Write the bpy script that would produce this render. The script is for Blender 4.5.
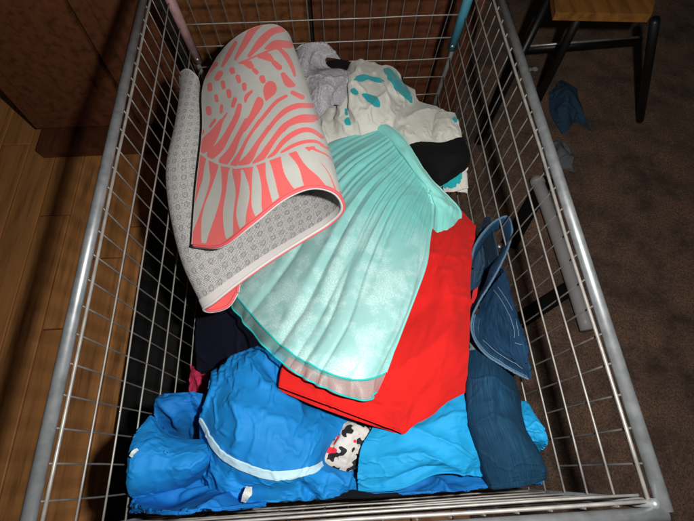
import bpy, math, random
import numpy as np
from mathutils import Vector, Matrix

random.seed(7)
for o in list(bpy.data.objects):
    bpy.data.objects.remove(o)
S = bpy.context.scene
COL = S.collection

# ------------------------------------------------------------------ camera
# solved from the vanishing points of the basket's rails and uprights
F = 440.0
CX, CY = 347.0, 260.5
CAMZ = 1.10
v1 = np.array([289 - CX, -665 - CY, F]); v2 = np.array([346 - CX, 468 - CY, F])
v1 /= np.linalg.norm(v1); v2 -= v1 * (v1 @ v2); v2 /= np.linalg.norm(v2)
RW = np.array([np.cross(v2, v1) * np.sign(np.cross(v2, v1)[0]), v1, -v2])
cam = bpy.data.cameras.new('camera'); camo = bpy.data.objects.new('camera', cam); COL.objects.link(camo)
M = Matrix.Identity(4)
for c, vec in enumerate(((1, 0, 0), (0, -1, 0), (0, 0, -1))):
    w = RW @ np.array(vec, float)
    for r in range(3): M[r][c] = w[r]
M.translation = (0, 0, CAMZ)
camo.matrix_world = M
cam.sensor_fit = 'HORIZONTAL'; cam.sensor_width = 36.0; cam.lens = 36.0 * F / 694.0
cam.clip_start = 0.02; cam.clip_end = 50
S.camera = camo

# ------------------------------------------------------------------ light: a camera flash in a dim room
world = bpy.data.worlds.new('World'); S.world = world; world.use_nodes = True
bg = world.node_tree.nodes['Background']
bg.inputs[0].default_value = (0.9, 0.8, 0.7, 1); bg.inputs[1].default_value = 0.012
fl = bpy.data.lights.new('camera_flash', 'POINT'); fl.shadow_soft_size = 0.012
fl.energy = 23; fl.color = (1.0, 0.97, 0.93)
flo = bpy.data.objects.new('camera_flash', fl); COL.objects.link(flo)
flo.location = (0.10, 0.03, CAMZ + 0.03)
flo.rotation_euler = (Vector((0, 0.33, 0.5)) - flo.location).to_track_quat('-Z', 'Y').to_euler()
S.view_settings.view_transform = 'Standard'; S.view_settings.look = 'None'
S.view_settings.exposure = 0.0; S.view_settings.gamma = 1.0
S.render.engine = 'CYCLES'

# ------------------------------------------------------------------ helpers
def ray(px, py):
    return RW @ np.array([px - CX, py - CY, F])
def P(px, py, h):
    """photo pixel + distance below the camera -> world point"""
    d = ray(px, py); p = d * (-h / d[2]); p[2] += CAMZ
    return p
def pix(X):
    """world points (n,3) -> photo pixels, used to lay prints out on a mesh"""
    c = (X - np.array([0, 0, CAMZ])) @ RW
    return np.stack([CX + F * c[..., 0] / c[..., 2], CY + F * c[..., 1] / c[..., 2]], -1)

def tag(o, label=None, cat=None, group=None, kind=None):
    if label: o['label'] = label
    if cat: o['category'] = cat
    if group: o['group'] = group
    if kind: o['kind'] = kind
    return o
def link(name, me, mat=None, parent=None):
    o = bpy.data.objects.new(name, me); COL.objects.link(o)
    if mat is not None and me is not None and not me.materials: me.materials.append(mat)
    if parent is not None: o.parent = parent
    return o
def empty(name, loc=(0, 0, 0)):
    o = bpy.data.objects.new(name, None); COL.objects.link(o); o.location = loc; o.empty_display_size = .05
    return o
def mesh(name, verts, faces, smooth=True):
    me = bpy.data.meshes.new(name); me.from_pydata([tuple(v) for v in verts], [], faces); me.validate()
    if smooth: me.shade_smooth()
    return me
def tube_data(pts, r, n=8, caps=True):
    pts = [Vector(p) for p in pts]; V = []; Fc = []
    rr = r if hasattr(r, '__len__') else [r] * len(pts)
    t0 = (pts[1] - pts[0]).normalized()
    a = t0.orthogonal().normalized()
    for i, p in enumerate(pts):
        t = (pts[min(i + 1, len(pts) - 1)] - pts[max(i - 1, 0)]).normalized()
        a = (a - t * a.dot(t)).normalized(); b = t.cross(a)
        for k in range(n):
            an = 2 * math.pi * k / n
            V.append(p + (a * math.cos(an) + b * math.sin(an)) * rr[i])
    for i in range(len(pts) - 1):
        for k in range(n):
            Fc.append((i * n + k, i * n + (k + 1) % n, (i + 1) * n + (k + 1) % n, (i + 1) * n + k))
    if caps:
        Fc.append(tuple(range(n))[::-1]); Fc.append(tuple(range((len(pts) - 1) * n, len(pts) * n)))
    return V, Fc
def tube(name, pts, r, mat, parent=None, n=8):
    V, Fc = tube_data(pts, r, n)
    return link(name, mesh(name, V, Fc), mat, parent)
def box(name, c, s, mat, parent=None, rot=0.0, bev=0.002, rotm=None):
    import bmesh
    bm = bmesh.new(); bmesh.ops.create_cube(bm, size=1)
    bmesh.ops.scale(bm, vec=Vector(s), verts=bm.verts)
    if bev: bmesh.ops.bevel(bm, geom=bm.edges[:], offset=bev, segments=2, affect='EDGES')
    me = bpy.data.meshes.new(name); bm.to_mesh(me); bm.free()
    o = link(name, me, mat, parent); o.location = c; o.rotation_euler = rotm or (0, 0, rot)
    return o
def smoothcurve(pts, n):
    pts = np.array(pts, float)
    return cr(pts, np.linspace(0, len(pts) - 1, n))
def cr(A, t):
    """Catmull-Rom along axis 0 of A at parameters t (in index units)"""
    A = np.asarray(A, float); m = len(A)
    Ae = np.concatenate([(2 * A[0] - A[1])[None], A, (2 * A[-1] - A[-2])[None]])
    i = np.clip(np.floor(t).astype(int), 0, m - 2); f = (t - i).reshape((-1,) + (1,) * (A.ndim - 1))
    p0, p1, p2, p3 = Ae[i], Ae[i + 1], Ae[i + 2], Ae[i + 3]
    return .5 * (2 * p1 + (p2 - p0) * f + (2 * p0 - 5 * p1 + 4 * p2 - p3) * f ** 2 + (3 * p1 - p0 - 3 * p2 + p3) * f ** 3)
def gridsurf(ctrl, nu, nv):
    A = np.array([[P(*c) for c in row] for row in ctrl])        # (rows, cols, 3)
    A = cr(A, np.linspace(0, A.shape[0] - 1, nv))
    A = cr(A.transpose(1, 0, 2), np.linspace(0, A.shape[1] - 1, nu)).transpose(1, 0, 2)
    return A                                                      # (nv, nu, 3)
def noise2(nv, nu, cells, rng):
    """smooth random field, cells = (cv, cu)"""
    cv, cu = max(2, int(cells[0])), max(2, int(cells[1]))
    g = rng.standard_normal((cv + 1, cu + 1))
    g = cr(g, np.linspace(0, cv, nv)); g = cr(g.T, np.linspace(0, cu, nu)).T
    return g
def normals(X):
    du = np.gradient(X, axis=1); dv = np.gradient(X, axis=0)
    n = np.cross(du, dv); n /= np.linalg.norm(n, axis=-1, keepdims=True) + 1e-9
    if n[..., 2].mean() < 0: n = -n
    return n
def wallx(z):                       # inner half width of the basket at height z
    h = CAMZ - z
    return .248 - .072 * (h - .415)
def inside(X, pad=.004):
    w = wallx(X[..., 2]) - pad; k = .004
    a = np.abs(X[..., 0]); over = np.maximum(a - (w - k), 0)
    X[..., 0] = np.sign(X[..., 0]) * np.where(over > 0, w - k + k * (1 - np.exp(-over / k)), a)
    lo = -.034 + pad; hi = .70 - pad; y = X[..., 1]
    on = np.maximum((lo + k) - y, 0); of = np.maximum(y - (hi - k), 0)
    X[..., 1] = np.where(on > 0, lo + k - k * (1 - np.exp(-on / k)), np.where(of > 0, hi - k + k * (1 - np.exp(-of / k)), y))
    X[..., 2] = np.clip(X[..., 2], CAMZ - .89, None)
    return X
def relax(X0, excess, amp, seed, cells, iters=120, bend=.25, tether=.02, seedamp=.004, clampin=True):
    """buckle a sheet: its edges want to be longer than the layout allows, so wrinkles appear"""
    nv, nu, _ = X0.shape; rng = np.random.default_rng(seed)
    N = normals(X0)
    X = X0 + N * (noise2(nv, nu, cells, rng) * seedamp + noise2(nv, nu, (cells[0] * 2.3, cells[1] * 2.3), rng) * seedamp * .4)[..., None]
    def cls(di, dj):
        a = (slice(0, nv - di), slice(0, nu - dj)) if dj >= 0 else (slice(0, nv - di), slice(-dj, nu))
        b = (slice(di, nv), slice(dj, nu)) if dj >= 0 else (slice(di, nv), slice(0, nu + dj))
        L = np.linalg.norm(X0[b] - X0[a], axis=-1)
        return a, b, L
    eu, ev = excess if hasattr(excess, '__len__') else (excess, excess)     # surplus cloth across and along the sheet
    em = ((1 + eu) ** 2 + (1 + ev) ** 2) ** .5 / 2 ** .5
    C = [(cls(0, 1), .5, 1 + eu), (cls(1, 0), .5, 1 + ev), (cls(1, 1), .2, em), (cls(1, -1), .2, em), (cls(0, 3), bend, 1 + eu * .93), (cls(3, 0), bend, 1 + ev * .93)]
    for it in range(iters):
        for (a, b, L), k, ex in C:
            d = X[b] - X[a]; l = np.linalg.norm(d, axis=-1) + 1e-9
            e = (l - L * ex) / l
            corr = (e * .5 * k)[..., None] * d
            X[a] += corr; X[b] -= corr
        D = X - X0
        dn = (D * N).sum(-1, keepdims=True)
        T = D - dn * N
        dn = np.where(np.abs(dn) > amp, np.sign(dn) * (amp + (np.abs(dn) - amp) * .6), dn)
        X = X0 + N * dn * (1 - tether) + T * .9
    if clampin: inside(X)
    return X
def drape(X0, excess, amp, seed, cells, iters=160, bend=.12, grav=.000035, seedamp=.010, Xs=None, free=.99):
    """surplus cloth lying on a bed: weight presses it flat, inextensible edges push the surplus up into ridges"""
    nv, nu, _ = X0.shape; rng = np.random.default_rng(seed); N = smooth(normals(X0), 6); N /= np.linalg.norm(N, axis=-1, keepdims=True)
    if Xs is None:
        sd = noise2(nv, nu, cells, rng) + .4 * noise2(nv, nu, (cells[0] * 2, cells[1] * 2), rng)
        X = X0 + N * (np.clip(sd, 0, None) * seedamp)[..., None]
    else: X = Xs.copy()
    eu, ev = excess if hasattr(excess, '__len__') else (excess, excess)
    eu = eu * (1 + .6 * np.clip(noise2(nv, nu, (3, 3), rng), -1, 1)); ev = ev * (1 + .6 * np.clip(noise2(nv, nu, (3, 3), rng), -1, 1))
    def cls(di, dj):
        a = (slice(0, nv - di), slice(0, nu - dj)) if dj >= 0 else (slice(0, nv - di), slice(-dj, nu))
        b = (slice(di, nv), slice(dj, nu)) if dj >= 0 else (slice(di, nv), slice(0, nu + dj))
        D = X0[b] - X0[a]
        return a, b, np.linalg.norm(D, axis=-1)
    em = (((1 + eu) ** 2 + (1 + ev) ** 2) / 2) ** .5
    C = []
    for (di, dj), k, e, f in (((0, 1), .5, eu, 1), ((1, 0), .5, ev, 1), ((1, 1), .3, em - 1, 1), ((1, -1), .3, em - 1, 1), ((0, 2), bend, eu, .96), ((2, 0), bend, ev, .96)):
        a, b, L = cls(di, dj); C.append((a, b, L * (1 + e[a] * f), k))
    edge = np.ones((nv, nu, 1)) * free; edge[:2] = edge[-2:] = .93; edge[:, :2] = .93; edge[:, -2:] = .93
    for it in range(iters):
        for a, b, L, k in C:
            d = X[b] - X[a]; l = np.linalg.norm(d, axis=-1) + 1e-9
            corr = ((l - L) / l * .5 * k)[..., None] * d
            X[a] += corr; X[b] -= corr
        D = X - X0; dn = (D * N).sum(-1, keepdims=True); T = (D - dn * N) * edge
        tl = np.linalg.norm(T, axis=-1, keepdims=True); T *= np.minimum(1, .012 / (tl + 1e-9))
        X = X0 + N * np.clip(dn - grav, -.0008, amp) + T
    return X
def upsample(X, nv, nu):
    X = cr(X, np.linspace(0, X.shape[0] - 1, nv))
    return cr(X.transpose(1, 0, 2), np.linspace(0, X.shape[1] - 1, nu)).transpose(1, 0, 2)
def grid_mesh(name, X, paint=None, uvscale=None):
    nv, nu, _ = X.shape
    idx = np.arange(nv * nu).reshape(nv, nu)
    q = np.stack([idx[:-1, :-1], idx[:-1, 1:], idx[1:, 1:], idx[1:, :-1]], -1).reshape(-1, 4)
    n = np.cross(X[:-1, 1:] - X[:-1, :-1], X[1:, :-1] - X[:-1, :-1])
    if n[..., 2].mean() < 0: q = q[:, ::-1]
    me = bpy.data.meshes.new(name)
    me.vertices.add(nv * nu); me.vertices.foreach_set('co', X.reshape(-1))
    me.loops.add(q.size); me.loops.foreach_set('vertex_index', q.reshape(-1).astype(np.int32))
    me.polygons.add(len(q)); me.polygons.foreach_set('loop_start', np.arange(0, q.size, 4, dtype=np.int32))
    me.update(calc_edges=True)
    lu = np.concatenate([[0], np.cumsum(np.linalg.norm(np.diff(X[nv // 2], axis=0), axis=-1))])
    lv = np.concatenate([[0], np.cumsum(np.linalg.norm(np.diff(X[:, nu // 2], axis=0), axis=-1))])
    U, V = np.meshgrid(lu, lv); uv = np.stack([U, V], -1).reshape(-1, 2)
    lay = me.uv_layers.new(name='UVMap'); lay.data.foreach_set('uv', uv[q.reshape(-1)].reshape(-1).astype(np.float32))
    if paint is not None:
        at = me.attributes.new('paint', 'FLOAT', 'POINT'); at.data.foreach_set('value', np.asarray(paint, np.float32).reshape(-1))
    me.shade_smooth()
    return me
def segd(p, a, b):
    a = np.array(a, float); b = np.array(b, float); ab = b - a
    t = np.clip(((p - a) @ ab) / (ab @ ab + 1e-9), 0, 1)
    return np.linalg.norm(p - (a + t[..., None] * ab), axis=-1), t
def add_folds(X, folds):
    """folds: (pixel polyline, width m, height m): soft ridges and valleys laid on the sheet"""
    q = pix(X); N = normals(X); out = X.copy()
    for line, w, hgt in folds:
        best = np.full(q.shape[:2], 1e9); tt = np.zeros(q.shape[:2])
        for k in range(len(line) - 1):
            d, t = segd(q, line[k], line[k + 1]); m = d < best
            best[m] = d[m]; tt[m] = (t[m] + k) / (len(line) - 1)
        d = best * .55 / F                      # pixels to metres at pile distance
        prof = np.exp(-(d / w) ** 1.4) * np.sin(np.pi * np.clip(tt, .06, .94)) ** .5
        out += N * (hgt * prof)[..., None]
    return out
def smooth(X, k, w=.5):
    for _ in range(k):
        Y = X.copy()
        Y[1:-1, 1:-1] = X[1:-1, 1:-1] * (1 - w) + w * .25 * (X[:-2, 1:-1] + X[2:, 1:-1] + X[1:-1, :-2] + X[1:-1, 2:])
        X = Y
    return X
def creases(X, count, amp, size, rng):
    """sharp folds with flat facets between them, as in crumpled cotton"""
    nv, nu, _ = X.shape; N = normals(X)
    L = X[..., :2]; lo = L.reshape(-1, 2).min(0); hi = L.reshape(-1, 2).max(0)
    out = np.zeros((nv, nu))
    for _ in range(count):
        c = X[rng.integers(nv), rng.integers(nu), :2]; an = rng.uniform(0, np.pi); d = np.array([np.cos(an), np.sin(an)])
        q = L - c; al = q @ d; ac = q @ np.array([-d[1], d[0]]); ac = ac + .10 * al ** 2 / size * rng.uniform(-1, 1)
        ln = size * rng.uniform(.6, 1.6); wa = rng.uniform(.10, .22) * size; wb_ = wa * rng.uniform(1.2, 3.0)
        # steep on one side, long and flat on the other
        e = np.sqrt(ac ** 2 + .0007 ** 2) / np.where(ac > 0, wa, wb_)
        out += np.exp(-e * 1.6) * np.clip(1 - (al / ln) ** 2, 0, 1) ** 1.5 * amp * rng.choice([-1, 1, 1]) * rng.uniform(.3, 1.1)
    return X + N * out[..., None]
def cloth(name, ctrl, mat, parent=None, n=(90, 90), excess=.03, amp=.012, seed=1, cells=(5, 5), thick=.0016,
          folds=None, paint=None, fine=.00025, fcells=(20, 20), bend=.3, iters=110, seedamp=.005, up=1.8, ret=False, tether=.01, crease=(0, .004, .05), calm=None, drp=False):
    am = (lambda r, c: amp) if calm is None else (lambda r, c: amp * np.clip(np.abs(np.linspace(0, 1, r) - calm[0]) / calm[1], .06, 1)[:, None, None] * np.ones((r, c, 1)))
    X0 = gridsurf(ctrl, *n)
    if folds: X0 = add_folds(X0, folds)
    inside(X0)
    rng = np.random.default_rng(seed + 5)
    c0 = upsample(X0, n[1] // 2, n[0] // 2)
    if drp:
        X = drape(c0, excess, am(*c0.shape[:2]), seed, cells, 140)
        Xc = upsample(c0, n[1], n[0])
        X = drape(Xc, excess, am(*Xc.shape[:2]), seed + 1, cells, 140, Xs=upsample(X, n[1], n[0]) + normals(Xc) * (noise2(n[1], n[0], (cells[0] * 4, cells[1] * 4), rng) * .0005)[..., None])
        X = smooth(X, 1)
    else: X = relax(c0, excess, am(*c0.shape[:2]), seed, cells, iters, bend, tether, seedamp)
    if not drp: X = upsample(smooth(X, 1), n[1], n[0])
    if crease[0] and not drp: X = creases(X, crease[0] // 2, crease[1], crease[2] * 1.6, rng)
    ex2 = tuple(e * .4 for e in excess) if hasattr(excess, '__len__') else excess * .4
    if not drp: X = smooth(relax(X, ex2, am(*X.shape[:2]) * .35, seed + 1, (cells[0] * 2.5, cells[1] * 2.5), 45, bend, .01, .0006), 1)
    nv, nu = int(n[1] * up), int(n[0] * up)
    X = upsample(X, nv, nu)
    rng = np.random.default_rng(seed + 99)
    if crease[0]:
        X = creases(X, crease[0] // 2, crease[1] * .45, crease[2] * 1.3, rng)
        X = creases(X, crease[0] * 2, crease[1] * .13, crease[2] * .7, rng)
        X = smooth(X, 1)
    f = noise2(nv, nu, fcells, rng) * fine
    X = X + normals(X) * f[..., None]
    inside(X)
    pa = paint(pix(X)) if paint else None
    o = link(name, grid_mesh(name, X, pa), mat, parent)
    m = o.modifiers.new('thickness', 'SOLIDIFY'); m.thickness = thick; m.offset = -1
    return (o, X) if ret else o
def ribbon(name, X, mat, parent, lift=.0015, thick=.0014, paint=None):
    """a strip that lies on a sheet: X is a (rows, n, 3) piece of that sheet"""
    Y = X + normals(X) * lift
    o = link(name, grid_mesh(name, Y, paint), mat, parent)
    m = o.modifiers.new('thickness', 'SOLIDIFY'); m.thickness = thick; m.offset = -1
    return o

# ------------------------------------------------------------------ materials
class NT:
    def __init__(s, name):
        s.m = bpy.data.materials.new(name); s.m.use_nodes = True
        s.t = s.m.node_tree; s.b = s.t.nodes['Principled BSDF']; s.out = s.t.nodes['Material Output']
    def n(s, typ, **kw):
        x = s.t.nodes.new(typ)
        for k, v in kw.items():
            if k in x.inputs.keys(): x.inputs[k].default_value = v
            else: setattr(x, k, v)
        return x
    def l(s, a, b): s.t.links.new(a, b)
    def tc(s, scale=(1, 1, 1), out='Object', rot=(0, 0, 0)):
        t = s.n('ShaderNodeTexCoord'); mp = s.n('ShaderNodeMapping'); mp.inputs['Scale'].default_value = scale; mp.inputs['Rotation'].default_value = rot
        s.l(t.outputs[out], mp.inputs[0]); return mp.outputs[0]
    def noise(s, vec, scale, detail=4, rough=.55):
        x = s.n('ShaderNodeTexNoise'); x.inputs['Scale'].default_value = scale; x.inputs['Detail'].default_value = detail; x.inputs['Roughness'].default_value = rough
        s.l(vec, x.inputs['Vector']); return x.outputs['Fac']
    def ramp(s, fac, stops):
        r = s.n('ShaderNodeValToRGB'); e = r.color_ramp.elements
        while len(e) < len(stops): e.new(.5)
        for i, (p, c) in enumerate(stops):
            e[i].position = p; e[i].color = (*c, 1) if len(c) == 3 else c
        s.l(fac, r.inputs[0]); return r.outputs[0]
    def mix(s, fac, a, b, blend='MIX'):
        x = s.n('ShaderNodeMix', data_type='RGBA', blend_type=blend)
        for v, i in ((fac, 0), (a, 6), (b, 7)):
            if hasattr(v, 'links'): s.l(v, x.inputs[i])
            else: x.inputs[i].default_value = v if i == 0 else ((*v, 1) if len(v) == 3 else v)
        return x.outputs[2]
    def bump(s, hgt, strength=.3, dist=.001):
        x = s.n('ShaderNodeBump'); x.inputs['Strength'].default_value = strength; x.inputs['Distance'].default_value = dist
        s.l(hgt, x.inputs['Height']); s.l(x.outputs[0], s.b.inputs['Normal']); return x
    def math(s, op, a, b=None):
        x = s.n('ShaderNodeMath', operation=op)
        for v, i in ((a, 0), (b, 1)):
            if v is None: continue
            if hasattr(v, 'links'): s.l(v, x.inputs[i])
            else: x.inputs[i].default_value = v
        return x.outputs[0]
    def col(s, c):
        if hasattr(c, 'links'): s.l(c, s.b.inputs['Base Color'])
        else: s.b.inputs['Base Color'].default_value = (*c, 1)
    def set(s, **kw):
        for k, v in kw.items(): s.b.inputs[k.replace('_', ' ')].default_value = v

def fabric(name, c, var=.18, rough=.9, sheen=.0, weave=900, weave_str=.25, wr=.25, wscale=28, cz=0.0):
    """plain woven or knitted cloth: colour varies a little, fine weave relief, small crinkles"""
    k = NT(name); uv = k.tc(out='UV'); ob = k.tc()
    lo = tuple(x * (1 - var) for x in c); hi = tuple(min(1, x * (1 + var * .7)) for x in c)
    n1 = k.noise(ob, 14, 5); col = k.ramp(n1, [(.3, lo), (.7, hi)])
    th = k.noise(uv, weave * .8, 2); col = k.mix(k.math('MULTIPLY', th, .35), col, tuple(x * .72 for x in c))
    k.col(col); k.set(Roughness=rough); k.b.inputs['Sheen Weight'].default_value = sheen; k.b.inputs['Sheen Roughness'].default_value = .5
    k.b.inputs['Specular IOR Level'].default_value = .25
    fn = k.noise(uv, weave, 2)
    cr_ = k.noise(ob, wscale, 4, .5)
    h = k.math('ADD', k.math('MULTIPLY', fn, weave_str * .12), k.math('MULTIPLY', cr_, wr * 1.2))
    if cz:
        dn = k.n('ShaderNodeTexNoise'); dn.inputs['Scale'].default_value = 9; k.l(ob, dn.inputs['Vector'])
        dm = k.n('ShaderNodeVectorMath', operation='MULTIPLY_ADD'); dm.inputs[1].default_value = (.09, .09, .09); k.l(dn.outputs['Color'], dm.inputs[0]); k.l(ob, dm.inputs[2])
        for sc, am in ((17, 1.0), (41, .40)):
            v = k.n('ShaderNodeTexVoronoi', feature='F1'); v.inputs['Scale'].default_value = sc; k.l(dm.outputs[0], v.inputs['Vector'])
            h = k.math('ADD', h, k.math('MULTIPLY', v.outputs['Distance'], cz * am * 1.8))
    k.bump(h, .35, .005)
    return k.m
def metal(name, c, rough=.35, metallic=.9):
    k = NT(name); ob = k.tc(); n = k.noise(ob, 60, 4)
    k.col(k.ramp(n, [(.3, tuple(x * .6 for x in c)), (.65, c)])); k.set(Metallic=metallic, Roughness=rough)
    return k.m
def plain(name, c, rough=.6, var=.25, scale=30, bump=.2):
    k = NT(name); ob = k.tc(); n = k.noise(ob, scale, 5)
    k.col(k.ramp(n, [(.3, tuple(x * (1 - var) for x in c)), (.7, c)])); k.set(Roughness=rough)
    k.bump(n, bump, .002); return k.m
def wood(name, c, seedrot=0.0):
    k = NT(name); ob = k.tc((22, 1.6, 22)); oi = k.n('ShaderNodeObjectInfo')
    n = k.noise(ob, 2.2, 6, .6); n2 = k.noise(k.tc((3, 3, 3)), 2, 4)
    col = k.ramp(n, [(.32, tuple(x * .35 for x in c)), (.5, c), (.68, tuple(min(1, x * 1.3) for x in c))])
    col = k.mix(k.math('MULTIPLY', n2, .5), col, tuple(x * .4 for x in c))
    col = k.mix(k.math('MULTIPLY', oi.outputs['Random'], .45), col, tuple(x * .45 for x in c))
    k.col(col); k.set(Roughness=.5); k.bump(n, .2, .002); return k.m

BLUE = fabric('blue_poplin', (.006, .195, .53), var=.14, wr=.16, wscale=30, rough=.7, cz=.95)
LBLUE = fabric('light_blue_poplin', (.010, .30, .61), var=.10, wr=.14, wscale=26, rough=.7, cz=.8)
DBLUE = fabric('deep_blue_poplin', (.005, .15, .47), var=.16, wr=.16, wscale=32, rough=.7, cz=1.0)
RED = fabric('red_fleece', (.58, .010, .008), var=.16, wr=.3, wscale=30, weave=420, weave_str=1.2, sheen=.05)
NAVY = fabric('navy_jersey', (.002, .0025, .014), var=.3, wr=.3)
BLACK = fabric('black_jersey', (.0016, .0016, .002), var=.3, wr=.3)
PINK = fabric('pink_jersey', (.55, .03, .09), var=.2)
def heather():
    k = NT('grey_heather_knit'); ob = k.tc(); uv = k.tc(out='UV')
    n = k.noise(uv, 330, 3, .75); n2 = k.noise(ob, 70, 5, .7)
    c = k.ramp(n, [(.32, (.20, .195, .22)), (.52, (.42, .41, .445)), (.7, (.62, .61, .64))])
    c = k.mix(k.math('MULTIPLY', n2, .6), c, (.24, .235, .26)); k.col(c); k.set(Roughness=.95)
    k.bump(k.math('ADD', n, n2), .5, .0016); return k.m
GREYK = heather()
WHITEB = fabric('white_elastic', (.42, .62, .72), var=.1, weave=500, weave_str=.6, wr=.15)
WHITET = fabric('white_tape', (.62, .66, .62), var=.1, wr=.1)
MINT = fabric('mint_satin', (.23, .66, .60), var=.06, rough=.55, wr=.12, weave=1200, sheen=.3)
WIRE = metal('zinc_wire', (.34, .325, .30), .5, .4)
WIRED = metal('dull_zinc_wire', (.17, .16, .148), .5, .4)
RAIL = metal('steel_rail', (.30, .32, .33), .42, .55)
PLTEAL = plain('teal_plastic', (.05, .22, .30), .4, .2, 40, .1)
PLPINK = plain('dusty_pink_plastic', (.33, .20, .20), .55, .35, 60, .15)
BLKM = plain('black_metal_paint', (.006, .006, .007), .45, .3, 40, .1)
SILV = metal('bright_metal', (.6, .58, .56), .4, .7)
GREYP = plain('grey_plastic_pipe', (.42, .41, .42), .45, .15, 25, .08)
PAPER = plain('paper_scrap', (.5, .45, .4), .8, .2, 30, .3)

def painted(name, base, mark, rough=.85, weave=300, ws=.4, wr=.2, wscale=30, base2=None, sharp=.5):
    """cloth with a print: the 'paint' attribute says where the print lies"""
    k = NT(name); at = k.n('ShaderNodeAttribute', attribute_name='paint'); ob = k.tc(); uv = k.tc(out='UV')
    n1 = k.noise(ob, 20, 5)
    b = k.ramp(n1, [(.3, tuple(x * .84 for x in base)), (.7, base)])
    mk = k.ramp(n1, [(.3, tuple(x * .88 for x in mark)), (.7, mark)])
    f = k.ramp(k.math('ADD', at.outputs['Fac'], k.math('MULTIPLY', k.math('SUBTRACT', k.noise(uv, 700, 2), .5), .5)), [(sharp - .12, (0, 0, 0)), (sharp + .12, (1, 1, 1))])
    col = k.mix(f, b, mk)
    fn = k.noise(uv, weave, 3)
    col = k.mix(k.math('MULTIPLY', fn, .4), col, k.mix(.5, col, (.02, .02, .02)))
    k.col(col); k.set(Roughness=rough); k.b.inputs['Sheen Weight'].default_value = .2; k.b.inputs['Specular IOR Level'].default_value = .2
    k.bump(k.math('ADD', k.math('MULTIPLY', fn, ws), k.math('MULTIPLY', k.noise(ob, wscale, 4), wr * 2)), .5, .004)
    return k.m
RUGTOP = painted('rug_pile', (.62, .62, .57), (1.0, .15, .145), weave=1000, ws=.55, wr=.0)
WHITEP = painted('white_printed_cotton', (.68, .68, .61), (.012, .40, .44), weave=500, ws=.2, wr=.4, wscale=34)

def rug_back():
    k = NT('rug_backing'); uv = k.tc(out='UV')
    ch = k.n('ShaderNodeTexVoronoi', feature='F1'); ch.inputs['Scale'].default_value = 520; ch.inputs['Randomness'].default_value = .25; k.l(uv, ch.inputs['Vector'])
    net = k.ramp(ch.outputs['Distance'], [(.25, (.56, .545, .535)), (.6, (.22, .215, .215))])
    dv = k.n('ShaderNodeTexVoronoi', feature='F1'); dv.inputs['Scale'].default_value = 70; dv.inputs['Randomness'].default_value = .12; k.l(uv, dv.inputs['Vector'])
    ring = k.ramp(dv.outputs['Distance'], [(.0, (.45, .45, .45)), (.13, (.25, .25, .25)), (.20, (1, 1, 1)), (.27, (1, 1, 1)), (.32, (0, 0, 0))])
    col = k.mix(k.math('MULTIPLY', ring, .42), net, (.13, .13, .14))
    k.col(col); k.set(Roughness=.8)
    h = k.math('ADD', k.math('MULTIPLY', ch.outputs['Distance'], -.6), k.math('MULTIPLY', ring, .5))
    k.bump(h, .5, .0015); return k.m
RUGBACK = rug_back()
RUGHEM = fabric('rug_binding', (.60, .57, .55), var=.12, weave=600, wr=.1)
CORAL = fabric('coral_binding', (.80, .12, .13), var=.12, weave=600, wr=.1)

def denim(name, c, streak=.5, light=(.10, .22, .34)):
    k = NT(name); uv = k.tc((620, 26, 1), 'UV', (0, 0, .12)); uv2 = k.tc(out='UV'); ob = k.tc()
    s1 = k.noise(uv, 1.0, 4, .7); n2 = k.noise(ob, 16, 4); f = k.noise(uv2, 900, 2)
    col = k.ramp(s1, [(.35, tuple(x * .55 for x in c)), (.55, c), (.78, light)])
    col = k.mix(k.ramp(n2, [(.35, (0, 0, 0)), (.7, (.75, .75, .75))]), col, tuple(x * .5 for x in c))
    k.col(col); k.set(Roughness=.85); k.b.inputs['Specular IOR Level'].default_value = .2
    k.bump(k.math('ADD', k.math('MULTIPLY', s1, .5), k.math('MULTIPLY', f, .3)), .5, .0012); return k.m
DENIM = denim('blue_denim', (.006, .036, .088), .5, (.028, .085, .155))
DENIM2 = denim('dark_streaked_denim', (.007, .050, .108), .6, (.028, .105, .18))
DENIMIN = denim('denim_inside', (.02, .055, .10), .5, (.07, .13, .18))
DEDGE = denim('frayed_denim_edge', (.10, .18, .28), .4, (.24, .34, .46))
STITCH = fabric('pale_stitching', (.13, .20, .27), var=.3)
LINING = denim('striped_pocket_lining', (.18, .23, .24), .6, (.42, .46, .44))

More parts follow.
